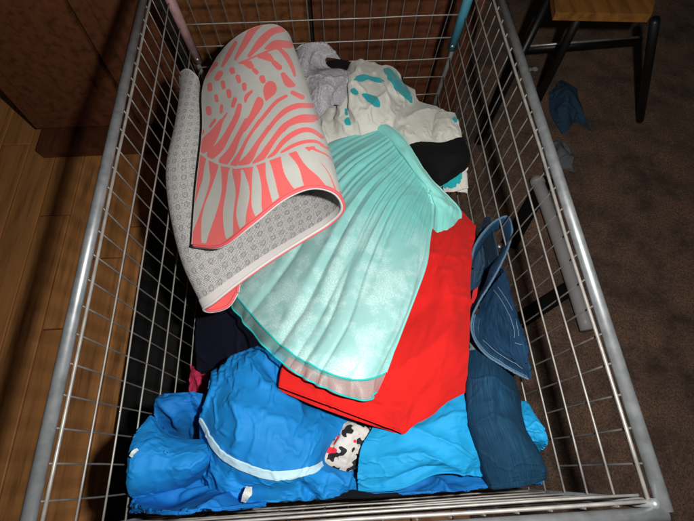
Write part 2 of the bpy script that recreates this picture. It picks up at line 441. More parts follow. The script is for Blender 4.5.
def organza(name, alpha=1.0, base=(.19, .63, .595), pale=(.60, .84, .83)):
    k = NT(name); uv = k.tc(out='UV'); ob = k.tc()
    at = k.n('ShaderNodeAttribute', attribute_name='paint')          # where woven floral patches lie; their glint is painted in as pale colour
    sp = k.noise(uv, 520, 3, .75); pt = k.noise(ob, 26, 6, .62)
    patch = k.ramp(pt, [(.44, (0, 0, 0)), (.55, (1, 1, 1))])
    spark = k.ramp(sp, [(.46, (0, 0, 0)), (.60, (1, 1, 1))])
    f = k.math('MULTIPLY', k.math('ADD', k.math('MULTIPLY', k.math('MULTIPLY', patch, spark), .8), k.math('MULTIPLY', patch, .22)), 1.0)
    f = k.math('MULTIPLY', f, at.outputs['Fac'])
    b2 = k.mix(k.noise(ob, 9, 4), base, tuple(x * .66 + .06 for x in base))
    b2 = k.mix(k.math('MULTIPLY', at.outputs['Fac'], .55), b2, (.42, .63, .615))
    k.col(k.mix(f, b2, pale))
    k.l(k.mix(f, (.42, .42, .42), (.22, .22, .22)), k.b.inputs['Roughness'])
    k.b.inputs['Sheen Weight'].default_value = .2; k.b.inputs['Sheen Roughness'].default_value = .35
    k.b.inputs['Specular IOR Level'].default_value = .45; k.l(k.math('SUBTRACT', alpha, k.math('MULTIPLY', at.outputs['Fac'], .16)), k.b.inputs['Alpha'])
    k.bump(k.math('ADD', k.math('MULTIPLY', sp, .25), k.math('MULTIPLY', pt, .6)), .35, .003)
    return k.m
ORG = organza('teal_organza'); ORGHEM = organza('sheer_organza_hem', .46, (.25, .66, .62))
RIB = fabric('teal_ribbon', (.02, .55, .52), var=.15, rough=.5)

def printed():
    k = NT('black_red_printed_cotton'); ob = k.tc(); 
    n = k.noise(ob, 88, 1, .5); n2 = k.noise(k.tc((1, 1, 1), rot=(.4, .7, 1.2)), 62, 1, .4)
    v = k.n('ShaderNodeTexVoronoi', feature='F1'); v.inputs['Scale'].default_value = 60; k.l(ob, v.inputs['Vector'])
    blk = k.ramp(n, [(.53, (0, 0, 0)), (.55, (1, 1, 1))])
    red = k.ramp(n2, [(.655, (0, 0, 0)), (.67, (1, 1, 1))])
    c = k.mix(blk, (.55, .53, .50), (.008, .008, .010)); c = k.mix(red, c, (.70, .02, .04))
    k.col(c); k.set(Roughness=.85); return k.m
PRINT = printed()

# ------------------------------------------------------------------ the setting: floor, cabinet, things beside the cart
FLOORB = plain('floor_dirt', (.015, .010, .008), .9)
PLANK = wood('varnished_plank', (.70, .31, .10))
V = [(-3, -2, -.012), (3, -2, -.012), (3, 3.5, -.012), (-3, 3.5, -.012)]
floor = link('floor', mesh('floor', V, [(0, 1, 2, 3)]), FLOORB); tag(floor, kind='structure')
import bmesh
def plank_mesh(w, l):
    bm = bmesh.new(); bmesh.ops.create_cube(bm, size=1); bmesh.ops.scale(bm, vec=(w, l, .02), verts=bm.verts)
    bmesh.ops.bevel(bm, geom=[e for e in bm.edges], offset=.0018, segments=1, affect='EDGES')
    me = bpy.data.meshes.new('plank'); bm.to_mesh(me); bm.free(); me.materials.append(PLANK); return me
pm = plank_mesh(.087, .80)
for i in range(30):
    off = random.random() * .8
    for j in range(4):
        o = bpy.data.objects.new('plank', pm); COL.objects.link(o); o.parent = floor
        o.location = (-1.35 + i * .09, -1.0 + off + j * .803, -.010 + random.uniform(-.0006, .0006))

# worn brown carpet at the right of the cart
def carpet():
    k = NT('brown_carpet'); ob = k.tc(); n = k.noise(ob, 9, 6, .7); n2 = k.noise(ob, 230, 4, .8)
    col = k.ramp(n, [(.32, (.13, .08, .058)), (.52, (.40, .25, .175)), (.70, (.62, .32, .18))])
    col = k.mix(k.ramp(n2, [(.38, (0, 0, 0)), (.62, (.85, .85, .85))]), col, (.085, .052, .038)); k.col(col); k.set(Roughness=.95)
    n3 = k.noise(ob, 420, 2, .8); k.bump(k.math('ADD', n2, n3), 1.0, .006); return k.m
rng = np.random.default_rng(3)
gx, gy = np.meshgrid(np.linspace(.26, 1.6, 110), np.linspace(-.7, 1.9, 160))
gz = .008 + noise2(160, 110, (18, 12), rng) * .0015 + noise2(160, 110, (80, 55), rng) * .0009
gx = gx + (noise2(160, 110, (14, 3), rng) * .004)
cp = link('carpet', grid_mesh('carpet', np.stack([gx, gy, gz], -1)), carpet())
mo = cp.modifiers.new('thickness', 'SOLIDIFY'); mo.thickness = .006; mo.offset = -1
tag(cp, 'worn dark brown carpet on the floor to the right of the wire cart', 'carpet')

# brown wooden cabinet behind the cart
CAB = wood('dark_cabinet_wood', (.20, .068, .030)); CABL = wood('warm_cabinet_wood', (.25, .095, .032))
cab = empty('wooden_cabinet', (-.25, 1.0, 0)); tag(cab, 'dark brown wooden cabinet standing behind the wire cart', 'cabinet')
box('carcass', (0, .17, .45), (1.30, .30, .84), FLOORB, cab)
box('plinth', (0, .05, .02), (1.28, .25, .04), CAB, cab)
for i, (xa, xb, m) in enumerate(((-.64, -.335, CAB), (-.325, -.135, CAB), (-.10, .215, CABL), (.225, .64, CAB))):
    d = box('door', ((xa + xb) / 2, .0, .46), (xb - xa, .022, .80), m, cab)
    # raised panel, with its own edges, and rails
    box('door_panel', (0, -.014, 0), (xb - xa - .09, .008, .66), m, d, bev=.003)

bxo = empty('storage_box', (-.375, .30, 0)); tag(bxo, 'low black plastic storage box on the floor along the left of the cart', 'box')
BLKP = plain('black_plastic', (.0025, .0025, .003), .55, .3, 30, .15)
box('box_body', (0, 0, .066), (.150, .90, .128), BLKP, bxo, bev=.008)
box('lid', (0, 0, .142), (.162, .92, .018), BLKP, bxo, bev=.005)
# folding chair with black legs at the right
ch = empty('folding_chair', tuple(P(530, 115, 1.085))); tag(ch, 'folding chair with black metal legs and orange brown seat on the carpet', 'chair')
o0 = np.array(ch.location)
def rel(q, base=o0): return tuple(np.array(q) - base)
def bar(name, a, b, r, mat, par, base=o0, n=10): return tube(name, [rel(a, base), rel(b, base)], r, mat, par, n)
CF = 1.10 - .010
bar('leg', P(478, 143, CF - .012), P(556, -16, .66), .011, BLKM, ch)
bar('leg', P(532, 112, CF - .012), P(582, 10, .66), .011, BLKM, ch)
bar('leg', P(640, 120, CF - .012), P(655, 20, .66), .011, BLKM, ch)
bar('crossbar', P(527, 49, .90), P(640, 40, .90), .010, BLKM, ch)
bar('rail_trim', P(529, 46, .885), P(640, 37, .885), .0035, SILV, ch)
SEAT = wood('orange_seat_wood', (.36, .15, .03))
sp = [P(550, -30, .655), P(556, 12, .655), P(652, 14, .655), P(665, -40, .655)]
sv = [rel(p) for p in sp] + [rel(p - np.array([0, 0, .02])) for p in sp]
link('seat', mesh('seat', sv, [(0, 1, 2, 3), (7, 6, 5, 4), (0, 4, 5, 1), (1, 5, 6, 2), (2, 6, 7, 3), (3, 7, 4, 0)], False), SEAT, ch)
# orange triangular cloth sling below the seat
tri = [P(549, 0, .80), P(566, 0, .78), P(563, 38, .86), P(556, 38, .86)]

# grey pipe lying on the carpet
pp = [P(536, 178, CF - .028), P(548, 210, CF - .028), P(566, 262, CF - .028), P(588, 330, CF - .028)]
pb = np.array([pp[0][0], pp[0][1], 0.])
pe = empty('plastic_pipe', tuple(pb)); tag(pe, 'pale grey plastic pipe lying on the carpet beside the cart', 'pipe')
tube('pipe_body', [rel(p, pb) for p in smoothcurve(pp, 24)], .018, GREYP, pe, 18)
tube('pipe_collar', [rel(pp[0] * .98 + pp[1] * .02, pb), rel(pp[0] * .8 + pp[1] * .2, pb)], .0205, GREYP, pe, 18)
# black straps on the carpet
for (a, b, w, lab) in (((547, 178), (508, 246), .022, 'black strap lying on the carpet across the end of the grey pipe'),
                       ((570, 288), (518, 322), .020, 'black strap lying on the carpet near the low end of the grey pipe')):
    A = P(*a, CF - .006); B = P(*b, CF - .006); t = (B - A) / np.linalg.norm(B - A); s = np.array([-t[1], t[0], 0]) * w
    X = np.array([[A + (B - A) * u + s * v + np.array([0, 0, .006 + .004 * math.sin(5 * u + v)]) for v in (-1, -.5, 0, .5, 1)] for u in np.linspace(0, 1, 14)])
    o = link('floor_strap', grid_mesh('floor_strap', X), BLACK); m = o.modifiers.new('thickness', 'SOLIDIFY'); m.thickness = .003
    tag(o, lab, 'strap')
# scraps
for (q, s, lab) in (((533, 70), .011, 'small pale paper scrap on the carpet nearer the chair crossbar'), ((536.5, 90), .009, 'small yellowish paper scrap on the carpet nearer the cart rail')):
    c = P(*q, CF - .004); u = np.linspace(-1, 1, 8); a, b = np.meshgrid(u, u)
    X = np.stack([c[0] + a * s * 1.4 + b * s * .3, c[1] + b * s * .8, c[2] + .003 + .004 * np.sin(2.2 * a + b) ** 2], -1)
    o = link('paper_scrap', grid_mesh('paper_scrap', X), PAPER); m = o.modifiers.new('t', 'SOLIDIFY'); m.thickness = .0006
    tag(o, lab, 'paper')
def floorcloth(name, q, mat, lab, rx, ry, hh, seed):
    u = np.linspace(-1, 1, 60); a, b = np.meshgrid(u, u); r = np.sqrt(a * a + b * b)
    c = P(*q, CF); g = np.random.default_rng(seed)
    X0 = np.stack([c[0] + (a + .22 * np.sin(2.1 * b + seed)) * rx, c[1] + (b + .25 * np.sin(2.6 * a + 1)) * ry, .014 + hh * np.exp(-(r * (1 + .25 * np.sin(3 * np.arctan2(b, a) + seed))) ** 2 * 1.8)], -1)
    X = smooth(drape(X0, .14, .035, seed, (5, 5), 200, grav=.00003), 1); X[..., 2] = np.maximum(X[..., 2], .012)
    o = link(name, grid_mesh(name, X), mat); m = o.modifiers.new('t', 'SOLIDIFY'); m.thickness = .002
    tag(o, lab, 'cloth')
floorcloth('blue_cloth', (566, 108), fabric('faded_blue_cotton', (.03, .07, .12)), 'faded blue cloth crumpled on the carpet by the chair leg', .05, .09, .05, 5)
floorcloth('grey_cloth', (556, 160), fabric('pale_grey_cotton', (.16, .16, .18)), 'pale grey cloth crumpled on the carpet at the pipe end', .045, .05, .04, 6)

# ------------------------------------------------------------------ the wire cart
HR = .415; ZR = CAMZ - HR; ZB = CAMZ - .90; YN, YF = -.038, .704
cart = empty('wire_cart', (0, .33, 0)); tag(cart, 'silver wire laundry cart holding the whole pile of clothes', 'cart')
CB = np.array([0, .33, 0])
def X_(z): return wallx(z) + .0035
def wires(pa, pb, r, mat, name='wire'):
    pa = np.array(pa, float); pb = np.array(pb, float); L = np.linalg.norm(pb - pa); pts = []
    for k in range(7):                                    # hand-worn: no wire is quite straight
        j = np.array([random.gauss(0, .0007) for _ in range(3)]) * (0 < k < 6)
        pts.append(rel(pa + (pb - pa) * k / 6 + j, CB))
    return tube(name, smoothcurve(pts, 13), r, mat, cart, 6)
# each wall: level wires and uprights, every one its own piece
levels = [HR + .004 + .0445 * k for k in range(1, 11)]
for h in levels:
    z = CAMZ - h; x = X_(z)
    wires((x, YN, z), (x, YF, z), 0.00115, WIRE); wires((-x, YN, z), (-x, YF, z), 0.00115, WIRE)
    wires((-x, YF, z), (x, YF, z), 0.00115, WIRE); wires((-x, YN, z), (x, YN, z), 0.00115, WIRE)
nx = 18
for k in range(1, nx):
    u = -1 + 2 * k / nx
    for y, s in ((YF + .0022, 1), (YN - .0022, -1)):
        wires((u * X_(ZR), y, ZR), (u * X_(ZB), y, ZB), .00095, WIRED)
ny = 26
for k in range(1, ny):
    y = YN + (YF - YN) * k / ny
    for s in (-1, 1):
        wires((s * (X_(ZR) + .0022), y, ZR), (s * (X_(ZB) + .0022), y, ZB), .00095, WIRED)
# rim: thick rail, thin upper wire
xr = X_(ZR)
for s in (-1, 1):
    tube('rim_rail', [rel((s * (xr + .009), YN - .008, ZR), CB), rel((s * (xr + .009), YF + .008, ZR), CB)], .0062, RAIL, cart, 14)
    wires((s * xr, YN, ZR - .004), (s * xr, YF, ZR - .004), .0018, WIRE, 'rim_wire')
for y, dy in ((YN, -.010), (YF, .010)):
    tube('rim_rail', [rel((-(xr + .008), y + dy, ZR), CB), rel((xr + .008, y + dy, ZR), CB)], .0062, RAIL, cart, 14)
    wires((-xr, y, ZR - .004), (xr, y, ZR - .004), .0018, WIRE, 'rim_wire')
wires((-xr, YN + .004, ZR - .016), (xr, YN + .004, ZR - .016), .0013, WIRE, 'rim_wire')
# posts in the corners, two with a plastic sleeve
for sx in (-1, 1):
    for y, sy in ((YF, 1), (YN, -1)):
        a = np.array((sx * (X_(ZR) + .002), y + sy * .002, ZR + .004)); b = np.array((sx * (X_(ZB) + .002), y + sy * .002, ZB))
        tube('corner_post', [rel(a, CB), rel(b, CB)], .0042, RAIL, cart, 10)
        if sy > 0:
            e = a + (b - a) * (.350 if sx < 0 else .335); inn = np.array((-sx * .004, -.004, 0))
            sl = tube('post_sleeve', [rel(a + inn, CB), rel(e + inn, CB)], .0082, PLPINK if sx < 0 else PLTEAL, cart, 16)
            sl['label'] = 'dusty pink plastic post sleeve' if sx < 0 else 'teal plastic post sleeve'
            tube('rivet', [rel(e + inn + np.array((-sx * .003, -.0085, .012)), CB), rel(e + inn + np.array((-sx * .003, -.0105, .012)), CB)], .003, SILV, sl, 10)
        leg = tube('leg', [rel(b, CB), rel((b[0], b[1], .055), CB)], .009, RAIL, cart, 12)
        wv, wf = tube_data([(-.009, 0, 0), (.009, 0, 0)], .026, 20)
        wv = [v + Vector(rel((b[0], b[1], .037), CB)) for v in wv]
        link('caster', mesh('caster', wv, wf), BLKM, cart)
# floor of the basket
bv, bf = [], []
for k in range(0, nx + 1):
    u = -1 + 2 * k / nx; v, f = tube_data([rel((u * X_(ZB), YN, ZB), CB), rel((u * X_(ZB), YF, ZB), CB)], .0013, 5); bf += [tuple(i + len(bv) for i in t) for t in f]; bv += v
for k in range(0, 17):
    y = YN + (YF - YN) * k / 16; v, f = tube_data([rel((-X_(ZB), y, ZB - .002), CB), rel((X_(ZB), y, ZB - .002), CB)], .0013, 5); bf += [tuple(i + len(bv) for i in t) for t in f]; bv += v
link('base_grid', mesh('base_grid', bv, bf), WIRED, cart)

# ------------------------------------------------------------------ the clothes, from the bottom of the pile up
def thing(name, label, cat, at, group=None):
    return tag(empty(name, (0, 0, 0)), label, cat, group)

# dark clothes that fill the basket
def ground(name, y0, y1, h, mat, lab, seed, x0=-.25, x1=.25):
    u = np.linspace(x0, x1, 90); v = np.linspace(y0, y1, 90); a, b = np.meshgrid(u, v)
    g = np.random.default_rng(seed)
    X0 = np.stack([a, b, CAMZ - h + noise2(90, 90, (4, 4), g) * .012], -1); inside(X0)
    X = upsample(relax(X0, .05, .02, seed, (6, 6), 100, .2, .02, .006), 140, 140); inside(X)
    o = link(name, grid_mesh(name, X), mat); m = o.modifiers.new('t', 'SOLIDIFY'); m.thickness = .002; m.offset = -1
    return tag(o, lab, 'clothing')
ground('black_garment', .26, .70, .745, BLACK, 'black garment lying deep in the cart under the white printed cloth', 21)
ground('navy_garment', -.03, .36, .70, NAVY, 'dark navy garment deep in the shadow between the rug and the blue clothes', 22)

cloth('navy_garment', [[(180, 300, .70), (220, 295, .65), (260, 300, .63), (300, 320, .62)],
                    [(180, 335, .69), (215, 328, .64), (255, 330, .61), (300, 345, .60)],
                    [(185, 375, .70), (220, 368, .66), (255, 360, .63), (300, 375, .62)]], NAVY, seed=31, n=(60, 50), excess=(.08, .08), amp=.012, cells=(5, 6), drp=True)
tag(bpy.data.objects['navy_garment.001'], 'rumpled navy jersey garment below the teal skirt hem', 'clothing')
cloth('black_garment', [[(300, 45, .62), (325, 38, .60), (350, 42, .605), (400, 60, .63)],
                        [(305, 70, .62), (330, 55, .585), (352, 58, .59), (400, 80, .63)],
                        [(310, 100, .64), (335, 85, .60), (355, 85, .61), (400, 105, .65)]], BLACK, seed=32, n=(50, 50), excess=.05)
tag(bpy.data.objects['black_garment.001'], 'black garment bunched behind the grey knitted cloth', 'clothing')
tag(cloth('pink_garment', [[(190, 365, .655), (198, 372, .64), (208, 374, .65)], [(190, 380, .645), (199, 383, .63), (209, 384, .645)], [(190, 402, .655), (199, 402, .645), (209, 402, .655)]],
          PINK, seed=33, n=(30, 30), excess=.05, amp=.005), 'small corner of a pinkish red garment between the blue clothes', 'clothing')
tag(cloth('white_garment', [[(212, 372, .63), (220, 374, .62), (232, 370, .63)], [(212, 380, .625), (221, 382, .615), (233, 380, .625)], [(212, 396, .64), (221, 396, .635), (233, 396, .64)]],
          WHITET, seed=34, n=(30, 30), excess=.05, amp=.005), 'tiny white cloth corner beside the pinkish red one', 'clothing')

# deep blue sheets at the very front
tag(cloth('blue_garment', [[(122, 455, .60), (165, 460, .59), (215, 455, .59), (265, 470, .60)],
                           [(122, 488, .565), (165, 490, .555), (215, 485, .555), (265, 497, .57)],
                           [(124, 512, .545), (165, 514, .475), (215, 513, .48), (265, 515, .53)],
                           [(122, 550, .60), (165, 545, .59), (215, 540, .59), (265, 540, .60)]], DBLUE, seed=41, crease=(18, .0040, .06), n=(90, 70), excess=(.03, .10), amp=.014, cells=(6, 4), drp=True,
           folds=[([(150, 505), (200, 480), (215, 455)], .012, -.010), ([(180, 520), (240, 490)], .008, .006)]),
    'blue cotton garment lying lowest along the front rim at left', 'clothing')
tag(cloth('blue_garment', [[(350, 450, .60), (420, 455, .595), (480, 455, .595), (552, 438, .60)],
                           [(347, 478, .585), (420, 482, .572), (480, 478, .572), (552, 462, .59)],
                           [(347, 498, .575), (420, 497, .558), (480, 492, .562), (550, 480, .58)],
                           [(347, 518, .60), (420, 515, .59), (480, 511, .595), (550, 503, .61)]], DBLUE, seed=42, crease=(18, .0040, .06), n=(100, 60), excess=(.03, .10), amp=.014, cells=(6, 4), drp=True,
           folds=[([(432, 478), (445, 492), (468, 500)], .006, .012), ([(380, 500), (430, 480)], .008, -.006)]),
    'blue cotton garment peeping out under the denim leg along the front rim', 'clothing')

# printed cloth in the gap
tag(cloth('printed_cloth', [[(308, 455, .59), (328, 430, .585), (352, 416, .585), (378, 424, .59)],
                            [(318, 465, .572), (336, 447, .562), (356, 434, .562), (380, 440, .575)],
                            [(325, 482, .585), (350, 472, .578), (365, 462, .578), (380, 458, .585)]], PRINT, seed=43, crease=(5, 0.003, 0.03), n=(50, 40), excess=.04, amp=.006),
    'white cloth with black and red print peeping out between the blue clothes', 'cloth')

# black strap garment at the front
tag(cloth('black_cloth', [[(318, 500, .57), (345, 489, .56), (375, 493, .557), (402, 497, .565)],
                          [(316, 508, .56), (345, 500, .548), (373, 503, .547), (399, 505, .555)],
                          [(316, 522, .58), (345, 518, .575), (372, 518, .575), (397, 518, .58)]], BLACK, seed=44, n=(50, 30), excess=(.03, .06), amp=.008, cells=(4, 4), drp=True),
    'black cloth tucked against the front rim below the light blue shirt', 'cloth')

# light blue shirt, right
lb, LBX = cloth('light_blue_shirt', [[(385, 388, .585), (420, 388, .575), (455, 375, .575), (495, 368, .585)],
                           [(374, 424, .565), (415, 424, .556), (455, 398, .556), (492, 392, .57)],
                           [(362, 446, .555), (410, 448, .545), (455, 438, .545), (495, 430, .565)],
                           [(358, 470, .555), (405, 468, .540), (450, 460, .542), (500, 458, .565)],
                           [(358, 493, .565), (400, 489, .55), (440, 475, .55), (490, 476, .57)]], LBLUE, seed=45, crease=(18, .0040, .06), n=(100, 90), excess=(.05, .13), amp=.012, cells=(9, 5), drp=True,
    folds=[([(385, 425), (440, 440), (470, 455)], .010, .007), ([(370, 460), (420, 455), (465, 470)], .007, .006), ([(380, 485), (420, 470), (450, 465)], .006, -.006),
           ([(405, 436), (450, 418), (470, 415)], .012, .006)], ret=True)
tag(lb, 'light blue cotton shirt between the red garment and the front rim', 'shirt')
ribbon('hem', LBX[-7:-2], LBLUE, lb, .001)
tag(cloth('blue_sleeve', [[(512, 400, .585), (530, 402, .572), (545, 415, .575)], [(513, 420, .562), (536, 422, .545), (556, 434, .55)],
                          [(516, 440, .565), (538, 440, .548), (558, 444, .552)], [(520, 455, .59), (538, 452, .58), (552, 452, .58)]], LBLUE, seed=46, crease=(8, .0045, .05), n=(50, 50), excess=(.04, .10), amp=.010, cells=(5, 3), drp=True),
    'small bunched light blue cloth between the denim leg and the right wires', 'cloth')

# left blue garment
lf = thing('blue_garment', 'puffy blue cotton garment with a folded opening at the left wires', 'clothing', None)
cloth('back_fold', [[(120, 425, .60), (140, 412, .59), (152, 400, .575), (176, 393, .566), (203, 394, .566), (216, 404, .58), (232, 425, .60)],
                    [(122, 432, .59), (144, 420, .575), (156, 407, .565), (178, 402, .560), (203, 405, .562), (215, 415, .575), (230, 435, .60)],
                    [(124, 440, .60), (148, 430, .59), (162, 420, .582), (182, 418, .580), (204, 422, .578), (216, 428, .585), (228, 445, .60)],
                    [(126, 455, .63), (150, 448, .63), (168, 442, .63), (185, 440, .625), (206, 442, .62), (216, 446, .62), (226, 458, .62)]], DBLUE, lf, seed=56, crease=(18, .0045, .04),
      n=(90, 60), excess=(.12, .03), amp=.012, cells=(3, 7), drp=True, folds=[([(160, 402), (175, 412), (180, 428)], .005, .008), ([(188, 398), (192, 415), (205, 425)], .005, -.007)])
cloth('front_fold', [[(122, 440, .590), (134, 428, .560), (150, 416, .556), (164, 430, .558), (186, 437, .556), (210, 440, .556), (222, 446, .575)],
                     [(121, 446, .565), (130, 435, .532), (150, 424, .544), (165, 436, .542), (187, 443, .540), (211, 445, .545), (221, 452, .575)],
                     [(120, 464, .545), (129, 454, .514), (150, 450, .518), (168, 453, .524), (188, 456, .526), (208, 457, .538), (216, 462, .575)],
                     [(120, 484, .545), (129, 475, .514), (150, 473, .518), (168, 472, .526), (186, 472, .530), (200, 470, .544), (208, 474, .580)],
                     [(120, 500, .560), (129, 493, .530), (150, 491, .535), (166, 489, .543), (180, 486, .55), (192, 480, .565), (200, 480, .590)],
                     [(120, 512, .59), (129, 503, .562), (150, 500, .57), (165, 497, .58), (178, 493, .585), (188, 487, .59), (195, 485, .61)]], BLUE, lf, seed=47, crease=(16, .0040, .055),
      n=(110, 100), excess=(.04, .08), amp=.012, cells=(7, 5), drp=True, folds=[([(150, 470), (190, 465), (212, 450)], .008, .005), ([(140, 445), (170, 462), (200, 460)], .010, .003)])
cloth('drawstring', [[(129, 456, .500), (132, 458, .502)], [(132, 451, .498), (135, 453, .498)], [(137, 448, .502), (139, 450, .504)]], WHITET, lf, seed=57, n=(14, 24), excess=.0, amp=.001, fine=0, seedamp=.0002)

# central blue garment with the white band
ce, CEX = cloth('blue_trousers', [[(222, 362, .61), (245, 352, .605), (285, 348, .605), (330, 362, .61), (378, 398, .615)],
                           [(214, 374, .562), (238, 358, .552), (275, 353, .562), (318, 376, .578), (362, 412, .585)],
                           [(207, 392, .535), (238, 388, .520), (278, 388, .538), (322, 406, .558), (347, 427, .57)],
                           [(203, 408, .535), (234, 426, .505), (278, 432, .506), (316, 436, .528), (332, 443, .558)],
                           [(199, 418, .542), (222, 455, .520), (268, 476, .512), (308, 472, .522), (326, 462, .553)],
                           [(199, 440, .560), (218, 474, .537), (262, 490, .527), (315, 488, .535), (352, 476, .558)],
                           [(199, 470, .575), (214, 492, .555), (255, 505, .543), (318, 505, .548), (356, 492, .568)],
                           [(195, 500, .60), (214, 520, .60), (262, 530, .59), (318, 525, .59), (350, 518, .60)]], BLUE, seed=48, crease=(18, .0040, .06), n=(110, 120), excess=(.13, .06), amp=.014, cells=(5, 8), drp=True, calm=(4 / 7, .16),
    folds=[([(262, 358), (282, 388), (330, 402)], .007, -.008), ([(250, 362), (262, 385), (300, 402)], .010, .006), ([(215, 400), (250, 412), (300, 425)], .012, .004), ([(270, 365), (310, 395), (345, 420)], .010, -.006), ([(295, 440), (310, 415), (305, 385)], .008, -.005),
           ([(232, 400), (240, 425), (236, 450)], .008, .006), ([(225, 480), (240, 500), (236, 520)], .006, .006), ([(300, 485), (315, 500), (318, 520)], .006, -.010),
           ([(320, 470), (345, 485), (352, 470)], .005, .006)], ret=True)
tag(ce, 'rumpled blue cotton trousers with a white waistband at the front', 'trousers')
nv = CEX.shape[0]; r4 = int(nv * 4 / 7)
# the white band is sewn on along the waist
wb = CEX[r4 - 6:r4 + 4, 3:int(CEX.shape[1] * .93)]
ribbon('waistband', wb, WHITEB, ce, .0022, .002)
cloth('drawstring', [[(246, 486, .512), (252, 487, .510)], [(244, 491, .505), (252, 493, .503)], [(242, 496, .506), (249, 498, .503)], [(241, 502, .512), (246, 503, .512)]], WHITET, ce, seed=58, n=(20, 30), excess=.0, amp=.001, fine=0, seedamp=.0002)

# dark streaked denim leg
dl, DLX = cloth('denim_leg', [[(462, 352, .60), (472, 350, .575), (490, 350, .568), (508, 362, .58), (516, 372, .60)],
                    [(464, 385, .565), (468, 382, .543), (492, 378, .530), (514, 392, .545), (522, 400, .58)],
                    [(466, 415, .565), (470, 413, .538), (497, 410, .522), (522, 422, .54), (530, 430, .58)],
                    [(470, 442, .565), (477, 440, .538), (506, 438, .522), (534, 447, .54), (541, 452, .58)],
                    [(478, 470, .57), (486, 468, .545), (515, 466, .53), (545, 468, .548), (550, 470, .585)],
                    [(490, 497, .58), (496, 494, .555), (520, 489, .545), (543, 481, .558), (548, 478, .59)]], DENIM2, seed=49, crease=(8, 0.003, 0.05), n=(70, 110), excess=(.04, .07), amp=.008, cells=(9, 4), drp=True,
    folds=[([(472, 425), (495, 415), (520, 425)], .006, .004), ([(480, 462), (500, 440), (498, 400)], .008, -.004), ([(512, 372), (500, 395), (505, 420)], .008, -.005), ([(478, 405), (505, 400)], .006, .004)], ret=True)
tag(dl, 'dark streaked denim trouser leg lying beside the light blue shirt', 'trousers')
ribbon('hem', DLX[-14:-2, 6:-6], DENIM2, dl, .0012)

# jeans standing open against the right wires
je = thing('jeans', 'blue jeans with open waistband leaning against the right wires', 'jeans', None)
c1 = [(471, 258, .585), (476, 243, .572), (488, 227, .56), (501, 218, .553), (509, 218, .55), (512, 231, .548), (508, 248, .548), (500, 266, .55), (490, 284, .552), (480, 300, .556), (473, 314, .56)]
c2 = [(473, 314, .56), (471, 327, .56), (475, 341, .557), (486, 355, .553), (503, 366, .55), (519, 375, .55), (528, 379, .552)]
DENIMB = denim('worn_waistband_denim', (.012, .058, .125), .5, (.06, .14, .22))
def band(name, pts, cen, drop, par, mat, n=110, w=.011):
    A = smoothcurve([P(*p) for p in pts], n); c = P(*cen)
    d = c - A; d[:, 2] = 0; d /= np.linalg.norm(d, axis=-1, keepdims=True)
    for _ in range(12): d[1:-1] = (d[:-2] + d[1:-1] + d[2:]) / 3
    wob = cr(np.random.default_rng(n).normal(0, .0012, 14), np.linspace(0, 13, n))[:, None]
    X = np.array([A + d * (w * t + wob * t) + np.array([0, 0, -drop * t ** 1.5]) for t in np.linspace(0, 1, 10)])
    o = link(name, grid_mesh(name, X), mat, par); m = o.modifiers.new('t', 'SOLIDIFY'); m.thickness = .003; m.offset = 0
    tube('frayed_edge', A + np.array([0, 0, .0008]) + np.random.default_rng(n).normal(0, .00014, A.shape), .0016, DEDGE, o, 6)
    tube('stitching', X[2] + np.array([0, 0, .0017]), .0005, STITCH, o, 6); tube('stitching', X[8] + np.array([0, 0, .0017]), .0005, STITCH, o, 6)
    return o
band('waistband', c1, (487, 268, .57), .020, je, DENIMB); band('waistband', c2, (512, 330, .57), .010, je, DENIMB, w=.012)
cloth('inner_panel', [[(462, 255, .60), (474, 240, .60), (488, 226, .595), (502, 217, .58), (513, 216, .562)],
                      [(463, 275, .60), (474, 262, .612), (488, 248, .615), (502, 240, .60), (515, 233, .564)],
                      [(463, 298, .60), (472, 285, .615), (484, 274, .62), (498, 266, .60), (508, 256, .566)],
                      [(462, 330, .60), (468, 315, .61), (476, 305, .612), (486, 296, .60), (495, 284, .57)]], DENIMIN, je, seed=51, crease=(12, .005, .04), n=(60, 60), excess=(.10, .06), amp=.010, cells=(4, 6), drp=True,
      folds=[([(484, 240), (480, 265), (473, 290)], .004, .010), ([(497, 232), (492, 255), (484, 275)], .004, -.010)])
bd, BDX = cloth('body', [[(481, 302, .572), (494, 283, .560), (505, 270, .553), (512, 268, .565)],
                [(476, 318, .572), (493, 306, .554), (510, 298, .546), (519, 298, .560)],
                [(475, 335, .570), (494, 328, .550), (517, 320, .541), (527, 322, .556)],
                [(484, 352, .566), (502, 346, .546), (525, 342, .539), (533, 346, .553)],
                [(502, 364, .560), (513, 360, .547), (528, 360, .540), (535, 363, .552)],
                [(520, 376, .557), (525, 377, .553), (531, 378, .549), (534, 378, .556)]], DENIM, je, seed=52, crease=(6, 0.003, 0.04), n=(70, 80), excess=(.08, .05), amp=.008, cells=(5, 6), drp=True,
    folds=[([(495, 300), (510, 330), (512, 355)], .006, .005), ([(485, 320), (505, 340)], .006, -.005)], ret=True)
def seam(par, pts, name='stitching', r=.0005):
    A = smoothcurve([P(*p) for p in pts], 40)
    # drop each point on the panel
    B = BDX.reshape(-1, 3); q = pix(B); NN = normals(BDX).reshape(-1, 3)
    out = []
    for p in A:
        k = np.argmin(((q - pix(p[None])[0]) ** 2).sum(-1)); out.append(B[k] + NN[k] * .0018)
    out = smoothcurve(out[::4], 36)
    tube(name, out, r, STITCH, par, 6)
seam(bd, [(494, 290, .55), (505, 308, .55), (512, 326, .55), (514, 342, .55)])
seam(bd, [(498, 287, .55), (509, 305, .55), (516, 324, .55), (518, 340, .55)])
seam(bd, [(483, 340, .55), (498, 352, .55), (514, 362, .55), (526, 370, .55)])
seam(bd, [(514, 343, .55), (521, 345, .55), (528, 344, .55)])
